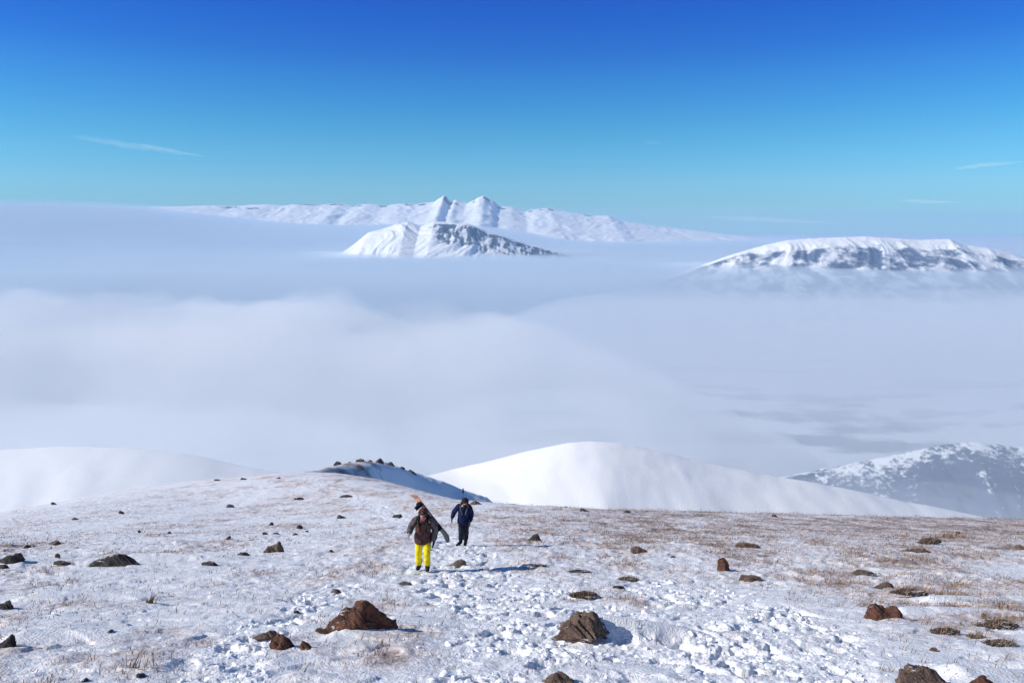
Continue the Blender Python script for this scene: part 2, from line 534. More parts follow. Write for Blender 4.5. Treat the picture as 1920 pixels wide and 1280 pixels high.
vx, vy = np.meshgrid(26000 * np.sign(np.linspace(-1, 1, 400)) * np.abs(np.linspace(-1, 1, 400)) ** 1.8, 300 + 38700 * np.linspace(0, 1, 420) ** 1.8)
vz = -1000 + 40 * fbm(vx * .0006, vy * .0006, 4, 3)
tag(grid_mesh('valley_floor', vx, vy, vz, M_VALLEY, {'dark': np.clip(0.41 + 0.8 * fbm(vx * .0009, vy * .0032, 4, 9), 0, 1)}), kind='structure')

# the far range, its foothill and the plateau on the right
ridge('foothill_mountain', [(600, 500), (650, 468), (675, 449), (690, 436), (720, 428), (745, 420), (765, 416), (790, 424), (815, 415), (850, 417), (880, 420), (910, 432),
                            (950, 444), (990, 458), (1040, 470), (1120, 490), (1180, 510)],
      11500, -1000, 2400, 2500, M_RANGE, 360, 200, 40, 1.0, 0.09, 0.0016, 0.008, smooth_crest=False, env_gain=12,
      dark=lambda X, Y, Z, T, C, g: 0.24 + 0.44 * sstep(-1350, -1000, X) * sstep(0.46, 0.2, -T) * sstep(0.02, 0.05, -T) * (0.9 + 0.8 * fbm(X * .016, Y * .0022, 3, 7)) - 0.12 * sstep(0.3, 0.7, g), seed=21)  # shade of the right flank is painted in through the dark colour
PAINTED_SHADE = [(845, 12, .030, .022), (862, 6, .05, .02), (893, 8, .035, .02), (915, 10, .02, .012), (940, 12, .03, .012), (992, 8, .022, .014), (1012, 7, .018, .012), (1030, 9, .016, .012), (1100, 14, .012, .01),  # shaded right sides of the peaks, painted as dark ellipses
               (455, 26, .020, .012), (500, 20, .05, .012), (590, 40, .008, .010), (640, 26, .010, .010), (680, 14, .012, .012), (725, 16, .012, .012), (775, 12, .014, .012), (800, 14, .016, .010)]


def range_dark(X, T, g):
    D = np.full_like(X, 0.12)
    for px, hw, tc, th in PAINTED_SHADE:
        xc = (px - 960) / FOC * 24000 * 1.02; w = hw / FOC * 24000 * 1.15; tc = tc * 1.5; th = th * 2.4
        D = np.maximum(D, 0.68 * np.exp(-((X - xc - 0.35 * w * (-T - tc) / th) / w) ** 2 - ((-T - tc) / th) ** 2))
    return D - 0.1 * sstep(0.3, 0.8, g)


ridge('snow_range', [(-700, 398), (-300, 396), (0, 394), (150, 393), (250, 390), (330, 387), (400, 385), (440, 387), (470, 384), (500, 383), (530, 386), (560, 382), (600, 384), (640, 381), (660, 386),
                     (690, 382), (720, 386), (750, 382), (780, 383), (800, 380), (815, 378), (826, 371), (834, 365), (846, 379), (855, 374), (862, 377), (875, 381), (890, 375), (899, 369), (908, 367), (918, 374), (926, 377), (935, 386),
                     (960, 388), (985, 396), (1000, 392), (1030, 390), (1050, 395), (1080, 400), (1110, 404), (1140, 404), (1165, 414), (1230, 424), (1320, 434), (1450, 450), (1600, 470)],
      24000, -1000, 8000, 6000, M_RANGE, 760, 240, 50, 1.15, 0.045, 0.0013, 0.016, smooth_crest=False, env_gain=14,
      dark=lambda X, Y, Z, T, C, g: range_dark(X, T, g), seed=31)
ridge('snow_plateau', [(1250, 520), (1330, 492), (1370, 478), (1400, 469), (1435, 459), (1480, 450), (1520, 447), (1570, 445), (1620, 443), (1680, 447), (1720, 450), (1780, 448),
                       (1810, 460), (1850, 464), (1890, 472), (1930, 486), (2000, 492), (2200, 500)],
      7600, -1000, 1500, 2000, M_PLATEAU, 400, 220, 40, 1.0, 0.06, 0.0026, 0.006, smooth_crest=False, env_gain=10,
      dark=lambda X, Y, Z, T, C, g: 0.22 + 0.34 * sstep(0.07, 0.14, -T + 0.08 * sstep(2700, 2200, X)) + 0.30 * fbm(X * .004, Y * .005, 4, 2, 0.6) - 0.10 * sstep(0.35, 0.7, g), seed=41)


# ------------------------------------------------------------------ stones
import bmesh


def rocky(seed, sub, w, d, h, profile=None, cuts=7, rough=0.16, squash=0.25):
    """vertices and faces of one weathered stone, w x d x h metres, its foot under z = 0"""
    bm = bmesh.new()
    bmesh.ops.create_icosphere(bm, subdivisions=sub, radius=1.0)
    V = np.array([v.co[:] for v in bm.verts]); F = [[v.index for v in f.verts] for f in bm.faces]
    bm.free()
    r = np.random.default_rng(seed)
    for _ in range(cuts):                       # split faces
        n = r.normal(size=3); n[2] = abs(n[2]) * 0.7; n /= np.linalg.norm(n)
        c = r.uniform(0.62, 0.9)
        e = V @ n - c
        V = V - np.where(e > 0, e, 0)[:, None] * n * 0.92
    q = V * 1.0
    k = 2.2
    nz = (fbm(q[:, 0] * k + q[:, 2] * 1.7 + seed, q[:, 1] * k - q[:, 2] * 1.3, 4, seed, 0.6) + 0.6 * ridged(q[:, 0] * 3 + q[:, 2] * 2, q[:, 1] * 3 - q[:, 2] * 2.2 + seed, 3, seed + 5))
    V = V * (1 + rough * nz)[:, None]
    crack = ridged(q[:, 0] * 2.1 + q[:, 2] * 1.4 + seed * .37, q[:, 1] * 2.1 - q[:, 2] * 1.8, 2, seed + 21)
    V = V * (1 - 0.09 * sstep(0.78, 0.96, crack) + 0.035 * fbm(q[:, 0] * 9 + q[:, 2] * 5, q[:, 1] * 9 - q[:, 2] * 6, 3, seed + 31, 0.6))[:, None]
    if profile:
        px = [p[0] for p in profile]; ph = [p[1] for p in profile]
        xs = V[:, 0] / np.abs(V[:, 0]).max()
        lim = np.sqrt(np.clip(1 - xs ** 2, 0.03, 1))
        V[:, 2] = np.where(V[:, 2] > 0, V[:, 2] / lim * np.interp(xs, px, ph), V[:, 2])
    V[:, 2] = np.where(V[:, 2] < 0, V[:, 2] * squash, V[:, 2])
    V = V / np.array([np.abs(V[:, 0]).max(), np.abs(V[:, 1]).max(), V[:, 2].max()])
    V[:, 2] = V[:, 2] + 0.10 * fbm(V[:, 0] * 3 + seed, V[:, 1] * 3, 3, seed + 9) * (V[:, 2] > 0.05)
    V = V * np.array([w / 2, d / 2, h])
    return V, F


M_RUST = mat_rock('rusty lava stone', (0.06, 0.034, 0.028), (0.17, 0.080, 0.054), (0.30, 0.14, 0.08), (0.11, 0.085, 0.07))
M_GREY = mat_rock('lichened stone', (0.07, 0.057, 0.048), (0.18, 0.15, 0.12), (0.31, 0.27, 0.215), (0.20, 0.18, 0.11))
M_DARK = mat_rock('dark basalt', (0.04, 0.036, 0.036), (0.09, 0.08, 0.078), (0.17, 0.15, 0.14), (0.12, 0.11, 0.10))
M_BROWN = mat_rock('brown stone', (0.09, 0.062, 0.052), (0.21, 0.145, 0.115), (0.34, 0.255, 0.20), (0.20, 0.17, 0.12))
MATS = {'r': M_RUST, 'g': M_GREY, 'd': M_DARK, 'b': M_BROWN}


def r_skew(seed):
    return 0.0 if seed < 0 else float(np.random.default_rng(seed + 1).uniform(-0.7, 0.5))


def place_rock(px, py, w, h, m, label, group=None, prof=None, seed=None, name='rock', cat='rock', deep=0.8, f=h_full, tilt=0.0, sub=None, cuts=11, rough=0.22):
    x, y, z = ray_ground(px, py, f)
    dep = y * CP - z * SP
    w = w * (0.85 if w < 20 else 1.0)
    W = w / FOC * dep
    H = h / FOC * dep * (0.86 if prof else 0.70)
    D = max(W * deep, 0.12)
    seed = seed if seed is not None else int(px * 7 + py * 13)
    sub = sub or (6 if w > 90 else 5 if w > 36 else 4)
    V, F = rocky(seed, sub, W * 1.03, D, H * 1.12, prof, cuts, rough)
    V[:, 2] += -0.02 * H - 0.385 * V[:, 1] * 0.8
    V[:, 0] += r_skew(seed) * np.maximum(V[:, 2], 0) * (0.0 if prof else 1.0)
    o = link_mesh(name, V, F, MATS[m])
    yc = y + D * 0.30
    xc = x * yc / y
    zc = float(f(np.array([xc]), np.array([yc]))[0])
    o.location = (xc, yc, min(z, zc) + 0.0)
    o.rotation_euler = (0, tilt, 0)
    return tag(o, label, cat, group)


BOULDERS = 'large stones in the foreground'
place_rock(668, 1176, 158, 58, 'r', 'largest rust-red boulder with two humps, in front of the hiker in yellow trousers', BOULDERS,
           [(-1, .05), (-.72, .22), (-.5, .42), (-.33, .72), (-.22, .80), (-.12, .76), (0, .93), (.14, 1.0), (.3, .93), (.55, .66), (.8, .42), (.93, .36), (1, .1)], deep=0.55)
place_rock(1086, 1203, 118, 50, 'b', 'low broken brown boulder with a long snow drift trailing from its right side', BOULDERS,
           [(-1, .10), (-.8, .34), (-.65, .40), (-.5, .72), (-.25, .84), (-.05, 1.0), (.2, .95), (.4, .98), (.65, .7), (.85, .5), (1, .1)], deep=0.8, rough=0.42, cuts=10)
place_rock(1645, 1161, 62, 30, 'r', 'rounded reddish boulder on the right, left half of a touching pair', BOULDERS, [(-1, .45), (-.7, .85), (-.2, 1), (.4, .95), (.8, .7), (1, .4)], deep=0.9, cuts=5, rough=0.13)
place_rock(1670, 1158, 40, 26, 'r', 'smaller dark reddish stone touching the rounded boulder on its right', BOULDERS, [(-1, .5), (-.3, .85), (.3, 1), (.8, .8), (1, .3)], deep=0.9, cuts=5, rough=0.13)
place_rock(1735, 1288, 128, 56, 'b', 'long brown mottled boulder sloping down to the right, in the bottom right corner', BOULDERS,
           [(-1, .3), (-.85, .68), (-.65, .9), (-.4, 1), (-.15, .93), (.1, .78), (.35, .62), (.6, .46), (.85, .28), (1, .08)], deep=0.6)
place_rock(1835, 1296, 54, 34, 'r', 'rounded brown stone cut by the bottom edge, right of the long brown boulder', BOULDERS)
place_rock(1045, 1290, 66, 34, 'b', 'flat red-brown stone cut by the bottom edge below the boulder with the snow drift', BOULDERS, deep=0.7)
place_rock(529, 1217, 46, 37, 'r', 'blocky rust-brown stone left of a small round one, below the largest red boulder', BOULDERS)
place_rock(574, 1217, 25, 18, 'r', 'small round rust-brown stone just right of the blocky one', BOULDERS)
place_rock(500, 1199, 52, 18, 'b', 'low crumbly brown stone half buried behind the blocky rust-brown one', BOULDERS, deep=0.6, rough=0.3)

LEFT = 'stones on the left slope'
place_rock(220, 1062, 116, 27, 'd', 'long dark slab with snow on its back, widest stone on the left slope', LEFT,
           [(-1, .06), (-.6, .4), (-.3, .7), (-.1, .82), (.1, 1), (.3, .95), (.45, .66), (.7, .3), (1, .05)], deep=0.4, rough=0.34, cuts=9)
place_rock(20, 1056, 52, 20, 'd', 'dark stone with a blue shadow at the left edge of the picture', LEFT, [(-1, .3), (-.4, .8), (-.15, 1), (.3, .8), (.7, .9), (1, .2)], deep=0.5)
place_rock(4, 1066, 26, 10, 'd', 'small dark stone cut by the left edge, below the dark stone with a blue shadow', LEFT)
place_rock(6, 1142, 46, 18, 'd', 'thin dark slab cut by the left edge, casting a long blue shadow', LEFT, [(-1, .2), (0, .6), (.7, 1), (1, .5)], deep=0.5)
place_rock(8, 1214, 56, 28, 'd', 'dark slanting slab in the lower left corner with a deep blue shadow', LEFT, [(-1, .1), (0, .5), (.6, .9), (.85, 1), (1, .5)], deep=0.4)
place_rock(511, 1035, 42, 24, 'b', 'brown pointed stone rising to the right, alone in snow left of the hikers', LEFT, [(-1, .2), (-.5, .62), (-.1, .72), (.3, .8), (.6, 1), (.85, .7), (1, .3)], deep=0.6)
place_rock(395, 1060, 34, 10, 'd', 'low dark stone right of the long dark slab', LEFT, deep=0.5)
place_rock(457, 1041, 24, 8, 'd', 'low dark stone just left of the brown pointed one', LEFT, deep=0.5)
place_rock(104, 1022, 24, 12, 'b', 'brown stone above the dark edge stone, right one of two', LEFT)
place_rock(52, 1027, 16, 8, 'd', 'small dark stone, left one of two above the dark edge stone', LEFT)
place_rock(108, 1045, 13, 11, 'b', 'small upright stone between the dark edge stone and the long dark slab', LEFT)
place_rock(116, 1058, 36, 9, 'd', 'flat dark stone just left of the long dark slab', LEFT, deep=0.4)
place_rock(228, 963, 14, 9, 'd', 'lone black stone on the clean white snow at upper left', LEFT)
place_rock(242, 1058, 12, 6, 'd', 'tiny dark stone under the long dark slab', LEFT)
place_rock(102, 946, 13, 7, 'g', 'pale grey stone near the top of the white snow at far left', LEFT)
place_rock(142, 974, 14, 6, 'g', 'faint grey stone between the lone black stone and the pale one', LEFT)
place_rock(431, 951, 20, 8, 'd', 'dark flat stone near the top of the left slope under the skyline', LEFT)
place_rock(457, 899, 14, 5, 'd', 'small dark stone on the skyline at the left end of the slope', LEFT)
place_rock(407, 901, 14, 4, 'd', 'flat dark stone on the skyline, farthest left of all skyline stones', LEFT)
place_rock(523, 897, 9, 4, 'd', 'tiny stone on the skyline left of the snow path', LEFT)
place_rock(427, 1011, 13, 9, 'b', 'small brown slanting stone above the low dark one', LEFT)
place_rock(508, 985, 12, 8, 'd', 'dark stone above the brown pointed one', LEFT)
place_rock(562, 991, 16, 9, 'd', 'dark stone up and right of the brown pointed one', LEFT)
place_rock(553, 1003, 12, 6, 'd', 'left of two small dark stones under the dark one right of the pointed stone', LEFT)
place_rock(575, 997, 9, 5, 'd', 'right of two small dark stones under the dark one right of the pointed stone', LEFT)
place_rock(517, 1001, 18, 6, 'd', 'flat dark stone directly above the brown pointed one', LEFT)
place_rock(498, 1002, 12, 6, 'd', 'small dark stone left of the flat one above the pointed stone', LEFT)
place_rock(621, 1035, 9, 6, 'd', 'single tiny black stone in clean snow between pointed stone and trodden path', LEFT)
place_rock(318, 1000, 9, 6, 'd', 'small stone in the middle of the left slope, right one of two', LEFT)
place_rock(262, 998, 8, 6, 'd', 'small stone in the middle of the left slope, left one of two', LEFT)
place_rock(562, 937, 20, 6, 'd', 'dark flat stone beside the snow path high on the slope', LEFT)
place_rock(648, 932, 28, 6, 'd', 'low dark stone at the lower end of the snow path near the ridge', LEFT, deep=0.4)
place_rock(640, 972, 22, 9, 'd', 'dark stone left of the hiker in yellow trousers, beside the path', LEFT, deep=0.6)
place_rock(746, 970, 22, 7, 'd', 'low dark stone just left of the snowboard tip', LEFT, deep=0.5)
place_rock(207, 1186, 11, 6, 'd', 'small black pebble in the snow near the lower left', LEFT)
place_rock(266, 1270, 17, 8, 'd', 'black stone at the foot of the thin dry grass stalks', LEFT)
place_rock(160, 1278, 12, 8, 'd', 'black pebble on the bottom edge at left', LEFT)
place_rock(557, 1149, 15, 6, 'd', 'dark pebble left of the largest red boulder', LEFT)
place_rock(630, 1112, 20, 9, 'b', 'small brown stone above the left end of the largest red boulder', LEFT)

RIDGE = 'dark rocks on the rounded knoll'
f_knoll_pts = crest_xyz(KN, 170)


def h_knoll_crest(px, py):
    u = float(uof(px, py))
    us = f_knoll_pts[:, 0] / f_knoll_pts[:, 1]
    y = float(np.interp(u, us, f_knoll_pts[:, 1]))
    return u * y, y, float(np.interp(u, us, f_knoll_pts[:, 2]))


def knoll_rock(px, py, w, h, label):
    x, y, z = h_knoll_crest(px, py)
    dep = y * CP - z * SP
    V, F = rocky(int(px * 3), 4, w / FOC * dep, w / FOC * dep * 0.8, h / FOC * dep * 0.8, None, 11, 0.3, 0.25)
    V[:, 2] -= 0.32 * V[:, 0] * (px > 690)
    o = link_mesh('rock', V, F, M_DARK)
    o.location = (x * (y + 6.5) / y, y + 6.0, z - 1.0)
    tag(o, label, 'rock', RIDGE)


knoll_rock(634, 881, 17, 10, 'leftmost dark rock in the row on the rounded knoll')
knoll_rock(658, 877, 9, 6, 'smallest rock in the row on the knoll, second from the left')
knoll_rock(676, 875, 19, 11, 'flat-topped dark rock at the very top of the knoll')
knoll_rock(696, 877, 11, 6, 'low rock right of the flat-topped one on top of the knoll')
knoll_rock(713, 882, 19, 13, 'tall dark rock right of the knoll top')
knoll_rock(734, 889, 19, 9, 'long low dark rock between the tall rock and the right end of the knoll row')
knoll_rock(755, 894, 13, 10, 'dark upright rock next to the last one in the knoll row')
knoll_rock(772, 897, 22, 11, 'last rock at the right end of the row, sloping down the knoll')
place_rock(893, 946, 26, 11, 'b', 'reddish brown rock right of the head of the hiker in navy', 'stones on the right slope', deep=0.6)

RIGHT = 'stones on the right slope'
place_rock(1095, 958, 22, 8, 'd', 'dark stone on the brown skyline right of the hikers, left one of two', RIGHT)
place_rock(1176, 961, 18, 7, 'd', 'dark stone on the brown skyline right of the hikers, right one of two', RIGHT)
place_rock(1452, 969, 13, 7, 'd', 'small black stone on the skyline below the white hill', RIGHT)
place_rock(1004, 1013, 30, 14, 'd', 'dark stone at the end of the shadow of the hiker in navy', RIGHT, [(-1, .2), (-.3, .8), (.2, 1), (.6, .6), (1, .2)], deep=0.6)
place_rock(1356, 1071, 24, 27, 'r', 'upright reddish stone standing alone in the middle of the right slope', RIGHT, [(-1, .55), (-.6, .95), (-.1, 1), (.3, .86), (.6, .7), (1, .2)], deep=0.9, cuts=4, rough=0.25)
place_rock(1775, 1006, 20, 9, 'd', 'black stone high on the right slope, left one of two', RIGHT)
place_rock(1797, 1001, 12, 6, 'd', 'black stone high on the right slope, right one of two', RIGHT)
place_rock(1912, 1030, 24, 14, 'b', 'brown stone at the right edge of the picture', RIGHT)
place_rock(1718, 1035, 66, 9, 'b', 'long low brown stone at right, below the grassy hummock', RIGHT, deep=0.3)
place_rock(1400, 1026, 52, 14, 'b', 'low brown stone above the upright reddish one', RIGHT, deep=0.4)
place_rock(1405, 1090, 52, 15, 'b', 'wide low brown stone just below the upright reddish one', RIGHT, deep=0.5)
place_rock(1620, 1077, 48, 11, 'g', 'low olive-brown stone between the upright reddish stone and the right edge', RIGHT, deep=0.4)
place_rock(1655, 1103, 44, 13, 'b', 'slanting brown stone above the grassy log-shaped mound', RIGHT, [(-1, .1), (-.3, .6), (.3, 1), (.8, .9), (1, .3)], deep=0.4)
place_rock(1200, 1036, 34, 16, 'b', 'low reddish stone on the right slope, in line with the navy hiker feet', RIGHT, deep=0.5)
place_rock(1012, 1062, 36, 5, 'd', 'thin dark stone right of the shadow of the yellow-trousered hiker', RIGHT, deep=0.3)
place_rock(1090, 1073, 52, 7, 'd', 'long thin grey stone lying in the snow right of the hiker shadow', RIGHT, deep=0.25)
place_rock(1160, 1103, 26, 8, 'd', 'black low stone above the brown heather mound', RIGHT, deep=0.5)
place_rock(758, 1097, 30, 10, 'g', 'flat grey-brown stone in front of the boots of the yellow-trousered hiker', RIGHT, deep=0.4)
place_rock(858, 1062, 44, 15, 'g', 'low grey stone beside the shadow of the yellow-trousered hiker', RIGHT, [(-1, .1), (-.3, .5), (.3, 1), (.7, .8), (1, .3)], deep=0.4)
place_rock(1262, 1045, 12, 6, 'd', 'small dark stone in brown grass left of the upright reddish one', RIGHT)
place_rock(1752, 1221, 17, 9, 'r', 'small red stone in clean snow above the long brown boulder', RIGHT)

# ------------------------------------------------------------------ dry grass, heather mounds, clods of snow
M_GRASS = None


def mat_grass():
    t = NT('dry grass')
    v = t.coords()
    c = t.ramp(t.noise(v, 2.3, 4, 0.7), [(0.3, (0.15, 0.105, 0.085)), (0.5, (0.28, 0.20, 0.145)), (0.7, (0.40, 0.31, 0.21))])
    return t.finish(c, 0.8, None, spec=0.1)


M_GRASS = mat_grass()


def blades(P, r, hmin, hmax, wid, lean=0.6, bend=(0.5, 0.0)):
    """P: n x 3 roots; two-segment tapering blades, each with a folded cross-section"""
    n = len(P)
    a = r.uniform(0, 6.283, n); h = r.uniform(hmin, hmax, n); l = r.uniform(0.1, lean, n) * h
    d = np.stack([np.cos(a), np.sin(a), 0 * a], 1); s = np.stack([-np.sin(a + 0.6), np.cos(a + 0.6), 0 * a], 1)
    w = wid * (1 if np.isscalar(wid) else 1)
    w = np.broadcast_to(np.asarray(w, float), (n,))[:, None]
    wind = np.array([bend[0], bend[1], 0.0])
    mid = P + d * l[:, None] * 0.4 + wind * (h * 0.15)[:, None] + np.array([0, 0, 1]) * (h * 0.6)[:, None]
    tip = P + d * l[:, None] + wind * (h * 0.55)[:, None] + np.array([0, 0, 1]) * h[:, None]
    V = np.stack([P - s * w, P + s * w, mid + s * w * 0.7, mid - s * w * 0.7, tip], 1).reshape(-1, 3)
    b = np.arange(n)[:, None] * 5
    F = [list(q) for q in np.concatenate([b + 0, b + 1, b + 2, b + 3], 1)] + [list(q) for q in np.concatenate([b + 3, b + 2, b + 4], 1)]
    return V, F


def scatter(weight, n, r, ymin=5.2, ymax=70):
    """random spots on the slope, evenly spread over the picture of it, kept by weight"""
    w = (weight * (GY > ymin) * (GY < ymax) * (np.abs(GU) < 0.74))[:-1, :-1].ravel()
    w = w / w.sum()
    k = r.choice(len(w), n, p=w)
    j, i = np.divmod(k, GU.shape[1] - 1)
    a, b = r.uniform(0, 1, n), r.uniform(0, 1, n)
    g = lambda A: A[j, i] * (1 - a) * (1 - b) + A[j, i + 1] * a * (1 - b) + A[j + 1, i] * (1 - a) * b + A[j + 1, i + 1] * a * b
    return np.stack([g(GX), g(GY), g(GZ)], 1)


r1 = np.random.default_rng(5)
dens = fbm(GX * 0.8, GY * 0.7, 3, 131)
gp = scatter((np.clip(GB - 0.16, 0, 1) ** 1.3 * sstep(-0.15, 0.3, dens) + 0.012) * (1 - GT) * (0.35 + 0.65 * sstep(8, 14, GY)), 9000, r1)
roots = np.repeat(gp, 7, 0)
sp = (0.02 + 0.004 * roots[:, 1])[:, None]
roots = roots + r1.normal(size=roots.shape) * sp * np.array([1, 1, 0]) - np.array([0, 0, 0.02])
V, F = blades(roots, r1, 0.02, 0.09, 0.0025 + 0.0003 * roots[:, 1], 1.1)
tag(link_mesh('dry_grass', V, F, M_GRASS, smooth=False), 'thin dry grass poking through the snow crust', kind='stuff')

M_CLOD = mat_hill('broken snow crust', (0.3, 0.3, 0.3), 2.0, 0.9, 1.0, 0.02)
cp_ = scatter(GT ** 1.5, 1500, r1, 5.2, 40)
bm = bmesh.new(); bmesh.ops.create_icosphere(bm, subdivisions=2, radius=1.0)
SV = np.array([v.co[:] for v in bm.verts]); SF = np.array([[v.index for v in f.verts] for f in bm.faces]); bm.free()
VV, FF = [], []
for k, p in enumerate(cp_):
    s_ = (0.008 + 0.022 * r1.uniform() ** 2.5 + 0.02 * (r1.uniform() > 0.96)) * (1 + 0.03 * p[1])
    sc = np.array([r1.uniform(.8, 1.7), r1.uniform(.7, 1.2), r1.uniform(.45, .9)]) * s_
    n_ = r1.normal(size=3) * 2
    q = SV * (1 + 0.32 * np.sin(SV @ n_ * 1.7 + k)[:, None] * np.cos(SV[:, [1]] * 3 + k))
    an = r1.uniform(0, 6.28); R = np.array([[math.cos(an), -math.sin(an), 0], [math.sin(an), math.cos(an), 0], [0, 0, 1]])
    VV.append(q * sc @ R.T + p + np.array([0, 0, 0.15 * s_])); FF.append(SF + k * len(SV))
tag(link_mesh('snow_clods', np.concatenate(VV), np.concatenate(FF), M_CLOD, smooth=False), 'loose clods of snow kicked up along the trodden path', kind='stuff')


def grass_mound(px, py, w, h, label, seed, stalk=(0.05, 0.16), n=110, bare_mound=True):
    x, y, z = ray_ground(px, py, h_full)
    dep = y * CP - z * SP
    W = w / FOC * dep; H = h / FOC * dep
    r = np.random.default_rng(seed)
    root = bpy.data.objects.new('grass_clump', None); COL.objects.link(root)
    root.location = (x, y + 0.2 * W, z)
    tag(root, label, 'grass clump', 'clumps of dry grass and heather')
    if bare_mound:
        V, F = rocky(seed, 5, W, W * 0.5, H * 0.5, None, 3, 0.5, 0.4)
        V[:, 2] -= 0.25 * V[:, 1]
        link_mesh('mound', V, F, M_MOUND, root)
        top = V[V[:, 2] > 0.1 * H]
        P = top[r.integers(0, len(top), n)] + r.normal(size=(n, 3)) * np.array([0.05, 0.05, 0.0]) * W * 0.4 - np.array([0, 0, 0.02])
    else:
        P = r.normal(size=(n, 3)) * (np.array([W * 0.3, W * 0.15, 0]) if n <= 20 or n > 200 else np.array([0.03, 0.02, 0])) - np.array([0, 0, 0.03])
    V, F = blades(P, r, stalk[0], stalk[1], 0.003 + 0.0002 * y, 1.0, (0.8, 0.1))
    if n <= 20:
        for q in range(n):
            link_mesh('stalk', V[q * 5:q * 5 + 5], [(0, 1, 2, 3), (3, 2, 4)], M_GRASS, root, smooth=False)
    else:
        link_mesh('blades', V, F, M_GRASS, root, smooth=False)


M_MOUND = mat_rock('peaty mound', (0.05, 0.036, 0.03), (0.11, 0.08, 0.062), (0.20, 0.16, 0.12), (0.16, 0.13, 0.09))
grass_mound(1097, 1123, 64, 20, 'brown heather mound above the boulder with the snow drift', 301, (0.03, 0.10))
grass_mound(1712, 1118, 78, 15, 'grassy log-shaped mound above the pair of reddish boulders', 302, (0.03, 0.12))
grass_mound(1880, 1180, 90, 22, 'wide brown grass mound at the right edge of the picture', 303, (0.03, 0.10))
grass_mound(1778, 1190, 58, 16, 'small grass mound left of the wide one at the right edge', 304, (0.03, 0.09))
grass_mound(1885, 1212, 72, 10, 'low strip of dark grass under the wide mound at the right edge', 305, (0.03, 0.08))
grass_mound(1835, 1197, 40, 7, 'narrow dark grass strip between the small mound and the wide one', 306, (0.03, 0.08))
grass_mound(1748, 1020, 50, 18, 'straw-coloured grassy hummock high on the right slope', 307, (0.06, 0.2))
grass_mound(1180, 1089, 44, 8, 'thin straw-coloured grass strip above the brown heather mound', 308, (0.03, 0.08), 300)
grass_mound(258, 1258, 46, 26, 'few tall thin dry stalks in the lower left snow', 309, (0.15, 0.34), 16, False)
grass_mound(280, 1131, 20, 16, 'single tan grass tuft leaning right on the lower left slope', 310, (0.12, 0.22), 60, False)
grass_mound(1795, 1010, 60, 8, 'yellowish grass tuft on the right skyline', 311, (0.1, 0.3), 260, False)
grass_mound(1850, 1160, 44, 16, 'loose dry stalks in front of the right hand snow hollow', 312, (0.06, 0.16), 50, False)

# ------------------------------------------------------------------ the two hikers


def cloth(name, stops, scale=6.0, rough=0.85, bump=0.5):
    t = NT(name)
    v = t.coords()
    c = t.ramp(t.noise(v, scale, 3, 0.55, 0.6), stops)
    return t.finish(c, rough, t.noise(v, 14.0, 4, 0.6), bump, 0.03, 0.2)


M_SKIN = cloth('skin', [(0.4, (0.50, 0.27, 0.19)), (0.6, (0.56, 0.32, 0.23))], 8, 0.6, 0.1)
M_YELLOW = cloth('yellow ski trousers', [(0.35, (0.74, 0.56, 0.012)), (0.65, (0.86, 0.74, 0.02))], 5)
M_CAMO = cloth('brown patterned jacket', [(0.38, (0.016, 0.009, 0.010)), (0.46, (0.075, 0.030, 0.022)), (0.53, (0.15, 0.075, 0.055)), (0.58, (0.035, 0.02, 0.03)), (0.66, (0.10, 0.06, 0.065))], 10)
M_SLEEVE = cloth('grey brown sleeve', [(0.4, (0.05, 0.04, 0.042)), (0.6, (0.15, 0.125, 0.12))], 6)
M_HOODC = cloth('dark red-brown hood', [(0.42, (0.03, 0.014, 0.014)), (0.58, (0.10, 0.03, 0.03))], 9)
M_SCARF = cloth('red and white scarf', [(0.44, (0.36, 0.09, 0.09)), (0.54, (0.55, 0.30, 0.28)), (0.62, (0.75, 0.68, 0.66))], 13)
M_NAVY = cloth('navy jacket', [(0.4, (0.005, 0.008, 0.034)), (0.6, (0.010, 0.018, 0.075))], 5)
M_BLACK = cloth('black cloth', [(0.4, (0.008, 0.009, 0.012)), (0.6, (0.022, 0.024, 0.03))], 6)
M_CHAR = cloth('charcoal trousers', [(0.4, (0.010, 0.012, 0.018)), (0.6, (0.026, 0.03, 0.042))], 6)
M_GREYG = cloth('grey glove', [(0.4, (0.14, 0.13, 0.13)), (0.6, (0.26, 0.25, 0.25))], 9)
M_STRAP = cloth('slate strap', [(0.4, (0.05, 0.06, 0.09)), (0.6, (0.10, 0.115, 0.15))], 9)


def lens_mat():
    t = NT('dark lens')
    return t.finish((0.015, 0.012, 0.012), 0.08, spec=0.6)


M_LENS = lens_mat()
tex = bpy.data.textures.new('cloth folds', 'CLOUDS'); tex.noise_scale = 0.11; tex.noise_depth = 2


